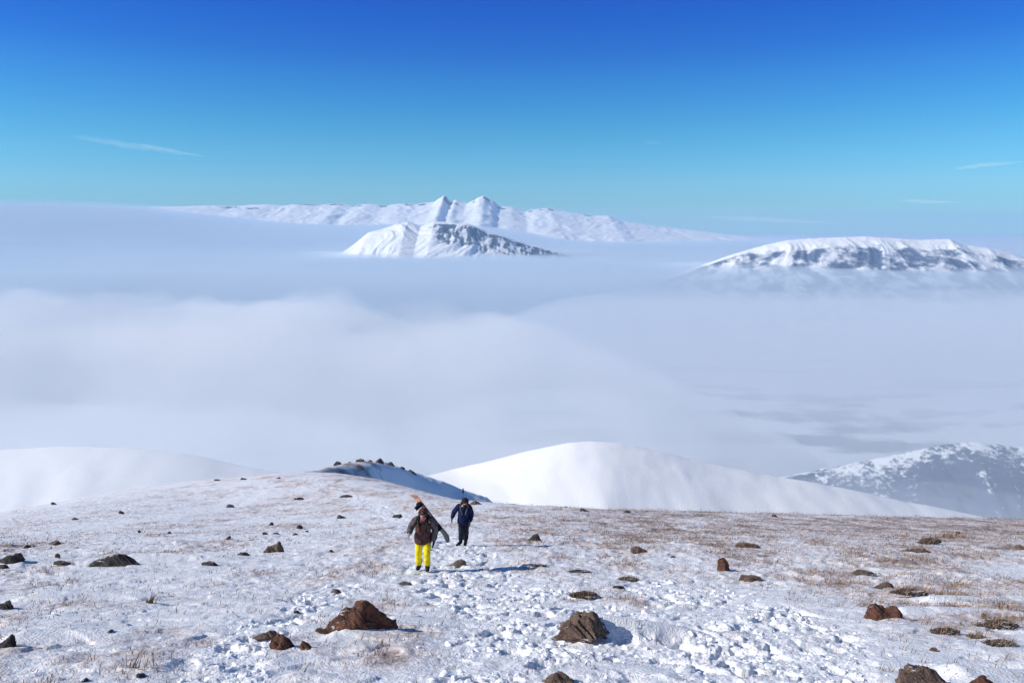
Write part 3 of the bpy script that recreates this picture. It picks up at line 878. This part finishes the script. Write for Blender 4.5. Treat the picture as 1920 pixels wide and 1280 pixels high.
def skinned(name, chains, mat, parent=None, root=0, sub=2, folds=0.0):
    """chains: lists of (x, y, z, radius[, radius2]); a joint met twice at the same place is shared; one continuous surface"""
    pts, rad, edges, key = [], [], [], {}
    for ch in chains:
        prev = None
        for p in ch:
            k = (round(p[0], 4), round(p[1], 4), round(p[2], 4))
            if k not in key:
                key[k] = len(pts); pts.append(p[:3]); rad.append((p[3], p[4] if len(p) > 4 else p[3]))
            i = key[k]
            if prev is not None and prev != i: edges.append((prev, i))
            prev = i
    me = bpy.data.meshes.new(name)
    me.from_pydata(pts, edges, [])
    o = bpy.data.objects.new(name, me); COL.objects.link(o)
    me.materials.append(mat)
    sk = o.modifiers.new('skin', 'SKIN')
    sk.use_smooth_shade = True
    lay = me.skin_vertices[0] if len(me.skin_vertices) else None
    if lay is None:
        bm2 = bmesh.new(); bm2.from_mesh(me); bm2.verts.layers.skin.verify(); bm2.to_mesh(me); bm2.free()
        lay = me.skin_vertices[0]
    for i, v in enumerate(lay.data):
        v.radius = rad[i]
        v.use_root = (i == root)
    sb = o.modifiers.new('smooth', 'SUBSURF'); sb.levels = sub; sb.render_levels = sub
    if folds:
        dm = o.modifiers.new('folds', 'DISPLACE'); dm.texture = tex; dm.strength = folds; dm.mid_level = 0.5; dm.texture_coords = 'LOCAL'
    if parent: o.parent = parent
    return o


def hand(w, d, n, r=0.009, side=1):
    """finger chains from wrist w along d; palm normal n; half curled"""
    w, d, n = Vector(w), Vector(d).normalized(), Vector(n).normalized()
    s = d.cross(n).normalized() * side
    T = lambda v, q: (v.x, v.y, v.z, q)
    palm = w + d * 0.05
    out = [[T(w, 0.028), T(palm, 0.034)]]
    for k, (o_, L) in enumerate(((-0.030, 0.072), (-0.010, 0.082), (0.010, 0.078), (0.029, 0.062))):
        b = palm + d * 0.035 + s * o_
        m = b + d * L * 0.5 + n * 0.012
        t = b + d * L * 0.75 + n * (0.03 + 0.004 * k)
        out.append([T(palm, 0.034), T(b, r * 1.1), T(m, r), T(t, r * 0.85)])
    b = w + d * 0.03 - s * 0.034
    out.append([T(w + d * 0.0 + Vector((0, 0, 0)), 0.028), T(b, r * 1.3), T(b + d * 0.03 - s * 0.014 + n * 0.014, r), T(b + d * 0.052 - s * 0.012 + n * 0.03, r * 0.9)])
    return out


def hiker(px, py, label, J, mats, folds, scale=1.0, yaw=0.0):
    """J: joints in the hiker's own space, z up from the ground, y away from the photographer (the hiker walks towards -y)"""
    x, y, z = ray_ground(px, py, h_full)
    gz = lambda lx, ly: float(h_full(np.array([x + lx * scale]), np.array([y + ly * scale]))[0] - z) / scale
    body = []
    spine = [(*J['pelvis'], 0.125, 0.10), (*J['waist'], 0.12, 0.095), (*J['chest'], 0.145, 0.11), (*J['neck'], 0.05), (*J['jaw'], 0.062, 0.075), (*J['head'], 0.078, 0.092), (*J['crown'], 0.055, 0.06)]
    body.append(spine)
    hx, hy, hz_ = J['head']; nd = Vector(J['gaze']).normalized()
    body.append([(*J['head'], 0.078, 0.092), tuple(Vector(J['head']) + nd * 0.105 + Vector((0, 0, -0.02))) + (0.014,), ])       # nose
    right = Vector((0, 0, 1)).cross(nd).normalized()
    for sgn in (-1, 1):
        body.append([(*J['head'], 0.078, 0.092), tuple(Vector(J['head']) + right * sgn * 0.088 + Vector((0, 0, -0.01))) + (0.016,)])   # ears
    for s in ('l', 'r'):
        body.append([(*J['chest'], 0.145, 0.11), (*J['sh' + s], 0.062), (*J['el' + s], 0.044), (*J['wr' + s], 0.028)])
        body += hand(J['wr' + s], J['hd' + s], J['hn' + s], 0.0085, -1 if s == 'l' else 1)
        fx, fy = J['ft' + s]
        fz = gz(fx, fy)
        J['an' + s] = (fx, fy + 0.03, fz + 0.10); J['toe' + s] = (fx + J['tx' + s], fy - 0.17, gz(fx + J['tx' + s], fy - 0.17) + 0.045 if J.get('flat', True) else fz + 0.045)
        body.append([(*J['pelvis'], 0.125, 0.10), (*J['hip' + s], 0.088), (*J['kn' + s], 0.058), (*J['an' + s], 0.036), (*(Vector(J['an' + s]) * 0.35 + Vector(J['toe' + s]) * 0.65 + Vector((0, 0, 0.012))), 0.026)])
    p = skinned('person', body, M_SKIN)
    p.location = (x, y, z); p.scale = (scale,) * 3
    tag(p, label, 'person', 'two hikers climbing the slope')
    # clothes, a little outside the body
    hem = Vector(J['pelvis']) + Vector((0, 0, -0.27))
    skinned('jacket', [[(*(hem + Vector((0, 0, 0.03))), 0.27, 0.235), (*J['pelvis'], 0.245, 0.21), (*J['waist'], 0.20, 0.17), (*J['chest'], 0.215, 0.17), (*(Vector(J['neck']) + Vector((0, 0.01, 0.0))), 0.11, 0.11)]], mats['jacket'], p, 0, 2, folds)
    for s in ('l', 'r'):
        a, e, w = Vector(J['sh' + s]), Vector(J['el' + s]), Vector(J['wr' + s])
        c = Vector(J['chest'])
        skinned('sleeve', [[(*(a * 0.7 + c * 0.3), 0.11), (*a, 0.108), (*(a * .5 + e * .5), 0.098), (*e, 0.092), (*(e * .4 + w * .6), 0.08), (*w, 0.064)]], mats['sleeve'], p, 0, 2, folds * 0.8)
        skinned('glove', hand(J['wr' + s], J['hd' + s], J['hn' + s], 0.0135, -1 if s == 'l' else 1) + [[(*(w + (e - w) * 0.22), 0.045), (*w, 0.028)]], mats['glove' + s], p, 0, 1)
        k, an = Vector(J['kn' + s]), Vector(J['an' + s])
        toe = Vector(J['toe' + s])
        skinned('boot', [[(*(an + Vector((0, 0.0, 0.14))), 0.068), (*an, 0.066, 0.062), (*(an * .45 + toe * .55 + Vector((0, 0, 0.0))), 0.058, 0.055), (*toe, 0.05, 0.045)]], mats['boot'], p, 0, 2, 0.0)
    tr = []
    for s in ('l', 'r'):
        hp, k, an = Vector(J['hip' + s]), Vector(J['kn' + s]), Vector(J['an' + s])
        tr.append([(*(Vector(J['pelvis']) - Vector((0, 0, 0.05))), 0.145, 0.115), (*hp, 0.105, 0.108), (*(hp * .5 + k * .5), 0.105), (*k, 0.092), (*(k * .5 + an * .5), 0.088), (*(an + Vector((0, 0, 0.05))), 0.09)])
    skinned('trousers', tr, mats['trousers'], p, 0, 2, folds * 0.9)
    hd, cr, nk = Vector(J['head']), Vector(J['crown']), Vector(J['neck'])
    back = -nd
    skinned('hood', [[(*(nk + back * 0.05), 0.115, 0.10), (*(hd + back * 0.055 + Vector((0, 0, -0.04))), 0.132, 0.132), (*(hd + back * 0.035 + Vector((0, 0, 0.045))), 0.128, 0.125), (*(cr + back * 0.03 + Vector((0, 0, 0.02))), 0.07, 0.075)]], mats['hood'], p, 0, 2, folds * 0.5)
    skinned('scarf', [[(*(nk + nd * 0.03), 0.085, 0.08), (*(hd + nd * 0.045 + Vector((0, 0, -0.085))), 0.066, 0.07), (*(hd + nd * 0.06 + Vector((0, 0, -0.03))), 0.054, 0.05)]], mats['scarf'], p, 0, 2, 0.015)
    g = hd + nd * 0.082 + Vector((0, 0, 0.03))
    skinned('goggles', [[(*(g - right * 0.07 - nd * 0.03), 0.026), (*(g - right * 0.035), 0.03), (*g, 0.026), (*(g + right * 0.035), 0.03), (*(g + right * 0.07 - nd * 0.03), 0.026)]], M_LENS, p, 0, 2)
    return p


def backpack(p, J, label, mat, size=1.0, straps=True):
    """hangs on the hiker's back; a thing of its own"""
    c = Vector(J['chest']); n = Vector(J['neck']); ps = Vector(J['pelvis'])
    root = bpy.data.objects.new('backpack', None); COL.objects.link(root)
    root.location = p.location; root.scale = p.scale
    tag(root, label, 'backpack', 'backpacks carried by the hikers')
    b0 = ps + Vector((0, 0.24, 0.05)); b1 = c + Vector((0, 0.27, -0.02)); b2 = n + Vector((0, 0.24, 0.02))
    skinned('bag', [[(*b0, 0.15 * size, 0.10), (*b1, 0.165 * size, 0.125), (*b2, 0.13 * size, 0.09)]], mat, root, 0, 2, 0.03)
    if straps:
        for s in ('l', 'r'):
            a = Vector(J['sh' + s]); m = a * 0.62 + c * 0.38
            skinned('strap', [[(*(m + Vector((0, 0.20, 0.06))), 0.026), (*(m + Vector((0, 0.03, 0.135))), 0.026), (*(m + Vector((0, -0.13, 0.0))), 0.024), (*(c * .55 + m * .45 + Vector((0, -0.165, -0.16))), 0.022), (*(m + Vector((0, -0.02, -0.27))), 0.02)]], M_STRAP if straps == 'pale' else M_BLACK, root, 0, 1)
    return root


J1 = dict(pelvis=(-0.04, 0.02, 0.92), waist=(-0.03, -0.03, 1.08), chest=(-0.01, -0.10, 1.30), neck=(0.0, -0.16, 1.47), jaw=(0.0, -0.21, 1.53), head=(0.0, -0.235, 1.605), crown=(0.0, -0.215, 1.70),
          gaze=(-0.06, -1, -0.32), shl=(-0.19, -0.10, 1.40), ell=(-0.33, -0.02, 1.17), wrl=(-0.35, -0.24, 1.06), hdl=(-0.1, -0.9, -0.3), hnl=(0.8, 0, -0.4),
          shr=(0.18, -0.08, 1.40), elr=(0.27, 0.02, 1.09), wrr=(0.24, -0.08, 0.80), hdr=(-0.1, -0.25, -1), hnr=(-1, -0.2, 0),
          hipl=(-0.13, 0.0, 0.87), knl=(-0.15, -0.03, 0.50), ftl=(-0.17, 0.14), txl=-0.02, hipr=(0.06, 0.0, 0.87), knr=(0.08, -0.16, 0.50), ftr=(0.07, -0.10), txr=0.02)
h1 = hiker(797, 1070, 'person in bright yellow trousers and brown hooded jacket carrying a snowboard', J1,
           dict(jacket=M_CAMO, sleeve=M_SLEEVE, glovel=M_GREYG, glover=M_BLACK, boot=M_BLACK, trousers=M_YELLOW, hood=M_HOODC, scarf=M_SCARF), 0.05)
backpack(h1, J1, 'dark backpack on the hiker in yellow trousers, holding the snowboard', M_BLACK)
J2 = dict(pelvis=(0.04, 0.02, 0.92), waist=(0.04, -0.02, 1.08), chest=(0.06, -0.10, 1.29), neck=(0.08, -0.16, 1.44), jaw=(0.09, -0.21, 1.50), head=(0.10, -0.235, 1.575), crown=(0.10, -0.22, 1.67),
          gaze=(0.1, -1, -0.55), shl=(-0.12, -0.08, 1.38), ell=(-0.28, 0.02, 1.15), wrl=(-0.34, -0.14, 0.97), hdl=(-0.1, -0.5, -0.8), hnl=(1, 0, -0.2),
          shr=(0.23, -0.08, 1.37), elr=(0.30, 0.03, 1.08), wrr=(0.24, -0.14, 0.84), hdr=(0.0, -0.4, -0.9), hnr=(-1, 0, 0),
          hipl=(-0.04, 0.0, 0.87), knl=(-0.05, -0.12, 0.50), ftl=(-0.07, -0.05), txl=-0.13, hipr=(0.12, 0.0, 0.87), knr=(0.11, 0.02, 0.50), ftr=(0.08, 0.16), txr=-0.02)
h2 = hiker(868, 1022, 'person in a navy jacket, black hood and dark trousers walking behind the one in yellow', J2,
           dict(jacket=M_NAVY, sleeve=M_NAVY, glovel=M_BLACK, glover=M_BLACK, boot=M_BLACK, trousers=M_CHAR, hood=M_BLACK, scarf=M_BLACK), 0.045)
backpack(h2, J2, 'black backpack on the back of the hiker in navy', M_BLACK, 1.05, 'pale')


def tube(name, pts, rads, mat, parent=None, n=10):
    V, F = [], []
    for i, (p, r) in enumerate(zip(pts, rads)):
        p = Vector(p)
        d = (Vector(pts[min(i + 1, len(pts) - 1)]) - Vector(pts[max(i - 1, 0)])).normalized()
        a = d.orthogonal().normalized(); b = d.cross(a)
        for k in range(n):
            t = 2 * math.pi * k / n
            V.append(p + (a * math.cos(t) + b * math.sin(t)) * r)
    for i in range(len(pts) - 1):
        for k in range(n):
            F.append((i * n + k, i * n + (k + 1) % n, (i + 1) * n + (k + 1) % n, (i + 1) * n + k))
    F.append(tuple(range(n))[::-1]); F.append(tuple(range((len(pts) - 1) * n, len(pts) * n)))
    return link_mesh(name, V, F, mat, parent)


# the pole standing out of the navy hiker's pack
pole = bpy.data.objects.new('trekking_pole', None); COL.objects.link(pole)
pole.location = h2.location
tag(pole, 'thin pole sticking up above the head of the hiker in navy', 'trekking pole')
tube('shaft', [(0.00, 0.22, 0.95), (0.01, 0.14, 1.78)], [0.011, 0.011], M_STRAP, pole)
tube('grip', [(0.01, 0.145, 1.74), (0.012, 0.138, 1.80), (0.013, 0.13, 1.86), (0.014, 0.125, 1.90)], [0.022, 0.027, 0.024, 0.018], M_BLACK, pole)


def board_mat():
    t = NT('snowboard top')
    tc = t.n('ShaderNodeTexCoord'); sx = t.n('ShaderNodeSeparateXYZ')
    t.l(tc.outputs['Object'], sx.inputs[0])
    v = t.coords()
    z = t.math('ADD', sx.outputs['Z'], t.math('MULTIPLY', t.math('SUBTRACT', t.noise(v, 9.0, 3), 0.5), 0.12))
    c = t.ramp(t.math('ADD', t.math('MULTIPLY', z, 0.5), 0.5), [(0.70, (0.075, 0.07, 0.07)), (0.725, (0.75, 0.27, 0.13)), (0.86, (0.80, 0.42, 0.27)), (0.90, (0.82, 0.50, 0.36))])
    return t.finish(c, 0.35, None, spec=0.5)


def snowboard(p):
    L, N = 1.58, 56
    root = bpy.data.objects.new('snowboard', None); COL.objects.link(root)
    V, F = [], []
    for i in range(N + 1):
        s = -1 + 2 * i / N
        z = s * L / 2
        tip = max(0.0, (abs(s) - 0.80) / 0.20)
        w = (0.118 + 0.022 * min(1, abs(s) / 0.8) ** 2) * math.sqrt(max(0.0, 1 - tip ** 2.4)) + 0.004
        lift = 0.085 * max(0.0, (abs(s) - 0.74) / 0.26) ** 1.7 + 0.006 * (1 - min(1, abs(s) / 0.7) ** 2)
        for (xx, yy) in ((-w, -0.005), (-w * 0.6, -0.0065), (0, -0.0065), (w * 0.6, -0.0065), (w, -0.005), (w, 0.004), (0, 0.0055), (-w, 0.004)):
            V.append((xx, yy - lift, z))
    for i in range(N):
        for k in range(8):
            F.append((i * 8 + k, i * 8 + (k + 1) % 8, (i + 1) * 8 + (k + 1) % 8, (i + 1) * 8 + k))
    F.append(tuple(range(8))[::-1]); F.append(tuple(N * 8 + k for k in range(8)))
    link_mesh('deck', V, F, board_mat(), root)
    for zc, sg in ((0.43, 1), (-0.34, -1)):
        base = link_mesh('binding', *box_pts(0.0, -0.018, zc, 0.20, 0.022, 0.11), M_BLACK, root, smooth=False)
        # highback shell and two straps bent over where the boot goes
        hb = []
        for j in range(6):
            for k in range(9):
                a = math.radians(-70 + 140 * k / 8)
                rr = 0.062 - 0.006 * j / 5
                hb.append((0.085 + rr * 0.55 * math.cos(a), -0.03 - 0.045 * j, zc + rr * math.sin(a)))
        fb = [(j * 9 + k, j * 9 + k + 1, (j + 1) * 9 + k + 1, (j + 1) * 9 + k) for j in range(5) for k in range(8)]
        o = link_mesh('highback', hb, fb, M_BLACK, base)
        md = o.modifiers.new('thick', 'SOLIDIFY'); md.thickness = 0.008
        for xo, hh in ((0.03, 0.11), (-0.07, 0.075)):
            pts = [(xo, -0.03 - hh * math.sin(math.pi * q / 8), zc + 0.055 * math.cos(math.pi * q / 8)) for q in range(9)]
            tube('strap', pts, [0.013] * 9, M_CHAR, base, 8)
    A = Vector((0.65, 0.30, 0.63)); B = Vector((-0.37, 0.36, 1.98))
    zax = (B - A).normalized()
    xax = (Vector((0.55, -0.8, 0.4)) - zax * zax.dot(Vector((0.55, -0.8, 0.4)))).normalized()
    yax = zax.cross(xax)
    M = Matrix((xax, yax, zax)).transposed().to_4x4()
    root.matrix_world = Matrix.Translation(Vector(p.location) + (A + B) / 2) @ M
    tag(root, 'dark grey snowboard with an orange tip carried slanting behind the hiker in yellow trousers', 'snowboard')


def box_pts(cx, cy, cz, w, d, h):
    V = [(cx + sx * w / 2 * (0.9 if sy < 0 else 1), cy + sy * d / 2, cz + sz * h / 2 * (0.9 if sy < 0 else 1)) for sx in (-1, 1) for sy in (-1, 1) for sz in (-1, 1)]
    return V, [(0, 1, 3, 2), (4, 6, 7, 5), (0, 4, 5, 1), (2, 3, 7, 6), (0, 2, 6, 4), (1, 5, 7, 3)]


snowboard(h1)

# ------------------------------------------------------------------ fog in the valley
def mat_volume(name, color, density, noise=None, aniso=0.0):
    t = NT(name)
    p = t.n('ShaderNodeVolumePrincipled')
    p.inputs['Color'].default_value = (*color, 1)
    p.inputs['Density'].default_value = density
    p.inputs['Anisotropy'].default_value = aniso
    if noise:
        scale, lo, hi, sc = noise
        v = t.coords(sc)
        f = t.ramp(t.noise(v, scale, 4, 0.55), [(lo, 0.0), (hi, 1.0)])
        t.l(t.math('MULTIPLY', f, density), p.inputs['Density'])
    t.l(p.outputs[0], t.out.inputs['Volume'])
    return t.m


def layer(name, x0, x1, y0, y1, bottom, top_f, nx, ny, mat):
    """closed slab of fog with an undulating top"""
    X, Y = np.meshgrid(np.linspace(x0, x1, nx), y0 + (y1 - y0) * np.linspace(0, 1, ny) ** 2)
    Zt = top_f(X, Y)
    n = nx * ny
    V = np.concatenate([np.stack([X, Y, Zt], -1).reshape(-1, 3), np.stack([X, Y, np.full_like(X, bottom)], -1).reshape(-1, 3)])
    idx = np.arange(n).reshape(ny, nx)
    top = np.stack([idx[:-1, :-1], idx[:-1, 1:], idx[1:, 1:], idx[1:, :-1]], -1).reshape(-1, 4)
    F = [top, top[:, ::-1] + n]
    ring = np.concatenate([idx[0, :], idx[1:, -1], idx[-1, -2::-1], idx[-2:0:-1, 0]])
    nxt = np.roll(ring, -1)
    F.append(np.stack([ring, ring + n, nxt + n, nxt], -1))
    o = link_mesh(name, V, np.concatenate(F), mat)
    return o


fog = layer('fog', -25000, 25000, 2900, 38500, -1020,
            lambda X, Y: np.minimum(-370 + 55 * fbm(X * .0005, Y * .0005, 4, 71) + 560 * sstep(-4500, -12500, X) * sstep(9000, 20000, Y)
                                    + 420 * sstep(2500, -1500, X) * sstep(14500, 20000, Y) + 60 * sstep(700, -1500, X) * sstep(9000, 4000, Y), -1015 + 0.26 * np.maximum(Y - 2950 - 800 * sstep(0, 1300, X) + 500 * fbm(X * .0012, Y * .0006, 3, 5), 0)), 200, 240,
            mat_volume('valley fog', (0.775, 0.865, 0.935), 1.6e-3))
high = layer('high_mist', -25000, 1500, 12500, 38500, -420,
             lambda X, Y: -350 + 60 * fbm(X * .0006, Y * .0006, 3, 77) + 620 * sstep(-2500, -12500, X) * sstep(12500, 20000, Y) + 430 * sstep(1500, -1500, X) * sstep(14500, 20000, Y) * sstep(1500, -500, X), 120, 120,
             mat_volume('thin high mist', (0.86, 0.92, 0.98), 7e-5))
tag(high, 'thin mist above the far edge of the fog', kind='stuff')
tag(fog, 'sea of pale fog filling the valley', kind='stuff')
mist = layer('mist', -5000, 5000, 330, 5200, -1022,
             lambda X, Y: np.minimum(-215 - 190 * sstep(500, -500, X) + 40 * fbm(X * .002, Y * .002, 4, 75) - 250 * sstep(2500, 5000, Y), -330 + 0.8 * (Y - 330)), 120, 160,
             mat_volume('thin mist', (0.88, 0.92, 0.97), 4.2e-4))
bank = layer('fog_bank', -4200, 2600, 1900, 4600, -1024,
             lambda X, Y: np.minimum(-345 + 70 * sstep(200, -900, X) - 620 * sstep(-100, 1500, X) + 190 * fbm(X * .0017, Y * .0013, 5, 85, 0.6) - 400 * sstep(3300, 4600, Y), -1000 + 0.55 * (Y - 1900)), 220, 160,
             mat_volume('white fog bank', (1.0, 1.0, 1.0), 3.2e-3, (0.0022, 0.36, 0.66, (0.9, 0.6, 1.5))))
tag(bank, 'whiter bank of drifting fog below the slope', kind='stuff')


def wisp(c, rad, dens, seed, label):
    bm = bmesh.new(); bmesh.ops.create_icosphere(bm, subdivisions=5, radius=1.0)
    V = np.array([v.co[:] for v in bm.verts]); F = [[v.index for v in f.verts] for f in bm.faces]; bm.free()
    V = V * (1 + 0.25 * fbm(V[:, 0] * 1.8 + seed + V[:, 2], V[:, 1] * 1.8 - V[:, 2] * 1.4, 4, seed))[:, None]
    o = link_mesh('mist_wisp', V * np.array(rad) + np.array(c), F, mat_volume('mist wisp', (0.97, 0.985, 1.0), dens))
    tag(o, label, kind='stuff')


wisp((-270, 450, -150), (230, 110, 42), 4.2e-3, 3, 'wisp of mist over the white hill on the left')
wisp((40, 620, -175), (130, 90, 42), 3.4e-3, 5, 'wisp of mist behind the top of the white hill')
wisp((330, 640, -285), (220, 120, 60), 1.7e-3, 8, 'wisp of mist over the right flank of the white hill')
tag(mist, 'thin mist hanging over the foot of the slope', kind='stuff')

hz_m = mat_volume('thin air', (0.50, 0.70, 0.94), 3.0e-5)


def cirrus(px0, px1, py0, py1, thick, dens, label, seed, y=52000):
    """a thin high streak of ice cloud between two picture points, as a long ragged lens of vapour"""
    P0 = crest_xyz([(px0, py0)], y)[0]; P1 = crest_xyz([(px1, py1)], y)[0]
    L = np.linalg.norm(P1 - P0); n, m = 60, 14
    V, F = [], []
    for i in range(n + 1):
        t_ = i / n
        c = P0 + (P1 - P0) * t_
        w = max(1e-3, math.sin(math.pi * min(1, t_ ** 0.7))) ** 0.8
        nz = float(fbm(np.array([t_ * 6 + seed]), np.array([seed * 1.7]), 3, seed)[0])
        for k in range(m):
            a_ = 2 * math.pi * k / m
            rr = w * (1 + 0.75 * float(gnoise(np.array([t_ * 14 + seed]), np.array([k * 0.9]), seed)[0]))
            V.append(c + np.array([0, math.cos(a_) * rr * L * 0.16, math.sin(a_) * rr * thick + nz * thick * 0.8 * w]))
    for i in range(n):
        for k in range(m):
            F.append((i * m + k, i * m + (k + 1) % m, (i + 1) * m + (k + 1) % m, (i + 1) * m + k))
    F.append(tuple(range(m))[::-1]); F.append(tuple(n * m + k for k in range(m)))
    o = link_mesh('cirrus_cloud', V, F, mat_volume('ice cloud', (1, 1, 1), dens))
    tag(o, label, 'cloud', 'wisps of high cloud')


cirrus(130, 402, 255, 297, 200, 6e-5, 'longest wispy cloud, slanting down to the right in the left of the sky', 3)
cirrus(240, 400, 268, 296, 130, 9e-5, 'denser tail of wispy cloud at the lower right end of the long slanting one', 5, 53500)
cirrus(1685, 1812, 376, 380, 110, 4e-4, 'small flat white cloud just above the snowy plateau on the right', 7)
cirrus(1320, 1600, 406, 419, 170, 2.4e-4, 'long faint cloud low over the gap between the two ranges', 9)
cirrus(1785, 1930, 316, 302, 150, 2e-4, 'faint cloud at the right edge, rising to the right', 11)
cirrus(1208, 1246, 268, 268, 110, 2e-4, 'tiny faint cloud puff alone right of the middle of the sky', 13)

bx = [(-27000, -4000, -1060), (27000, -4000, -1060), (27000, 40000, -1060), (-27000, 40000, -1060)]
hz = link_mesh('haze', bx + [(a, b, 560) for a, b, _ in bx], [(3, 2, 1, 0), (4, 5, 6, 7), (0, 1, 5, 4), (1, 2, 6, 5), (2, 3, 7, 6), (3, 0, 4, 7)], hz_m, smooth=False)
hz['kind'] = 'stuff'
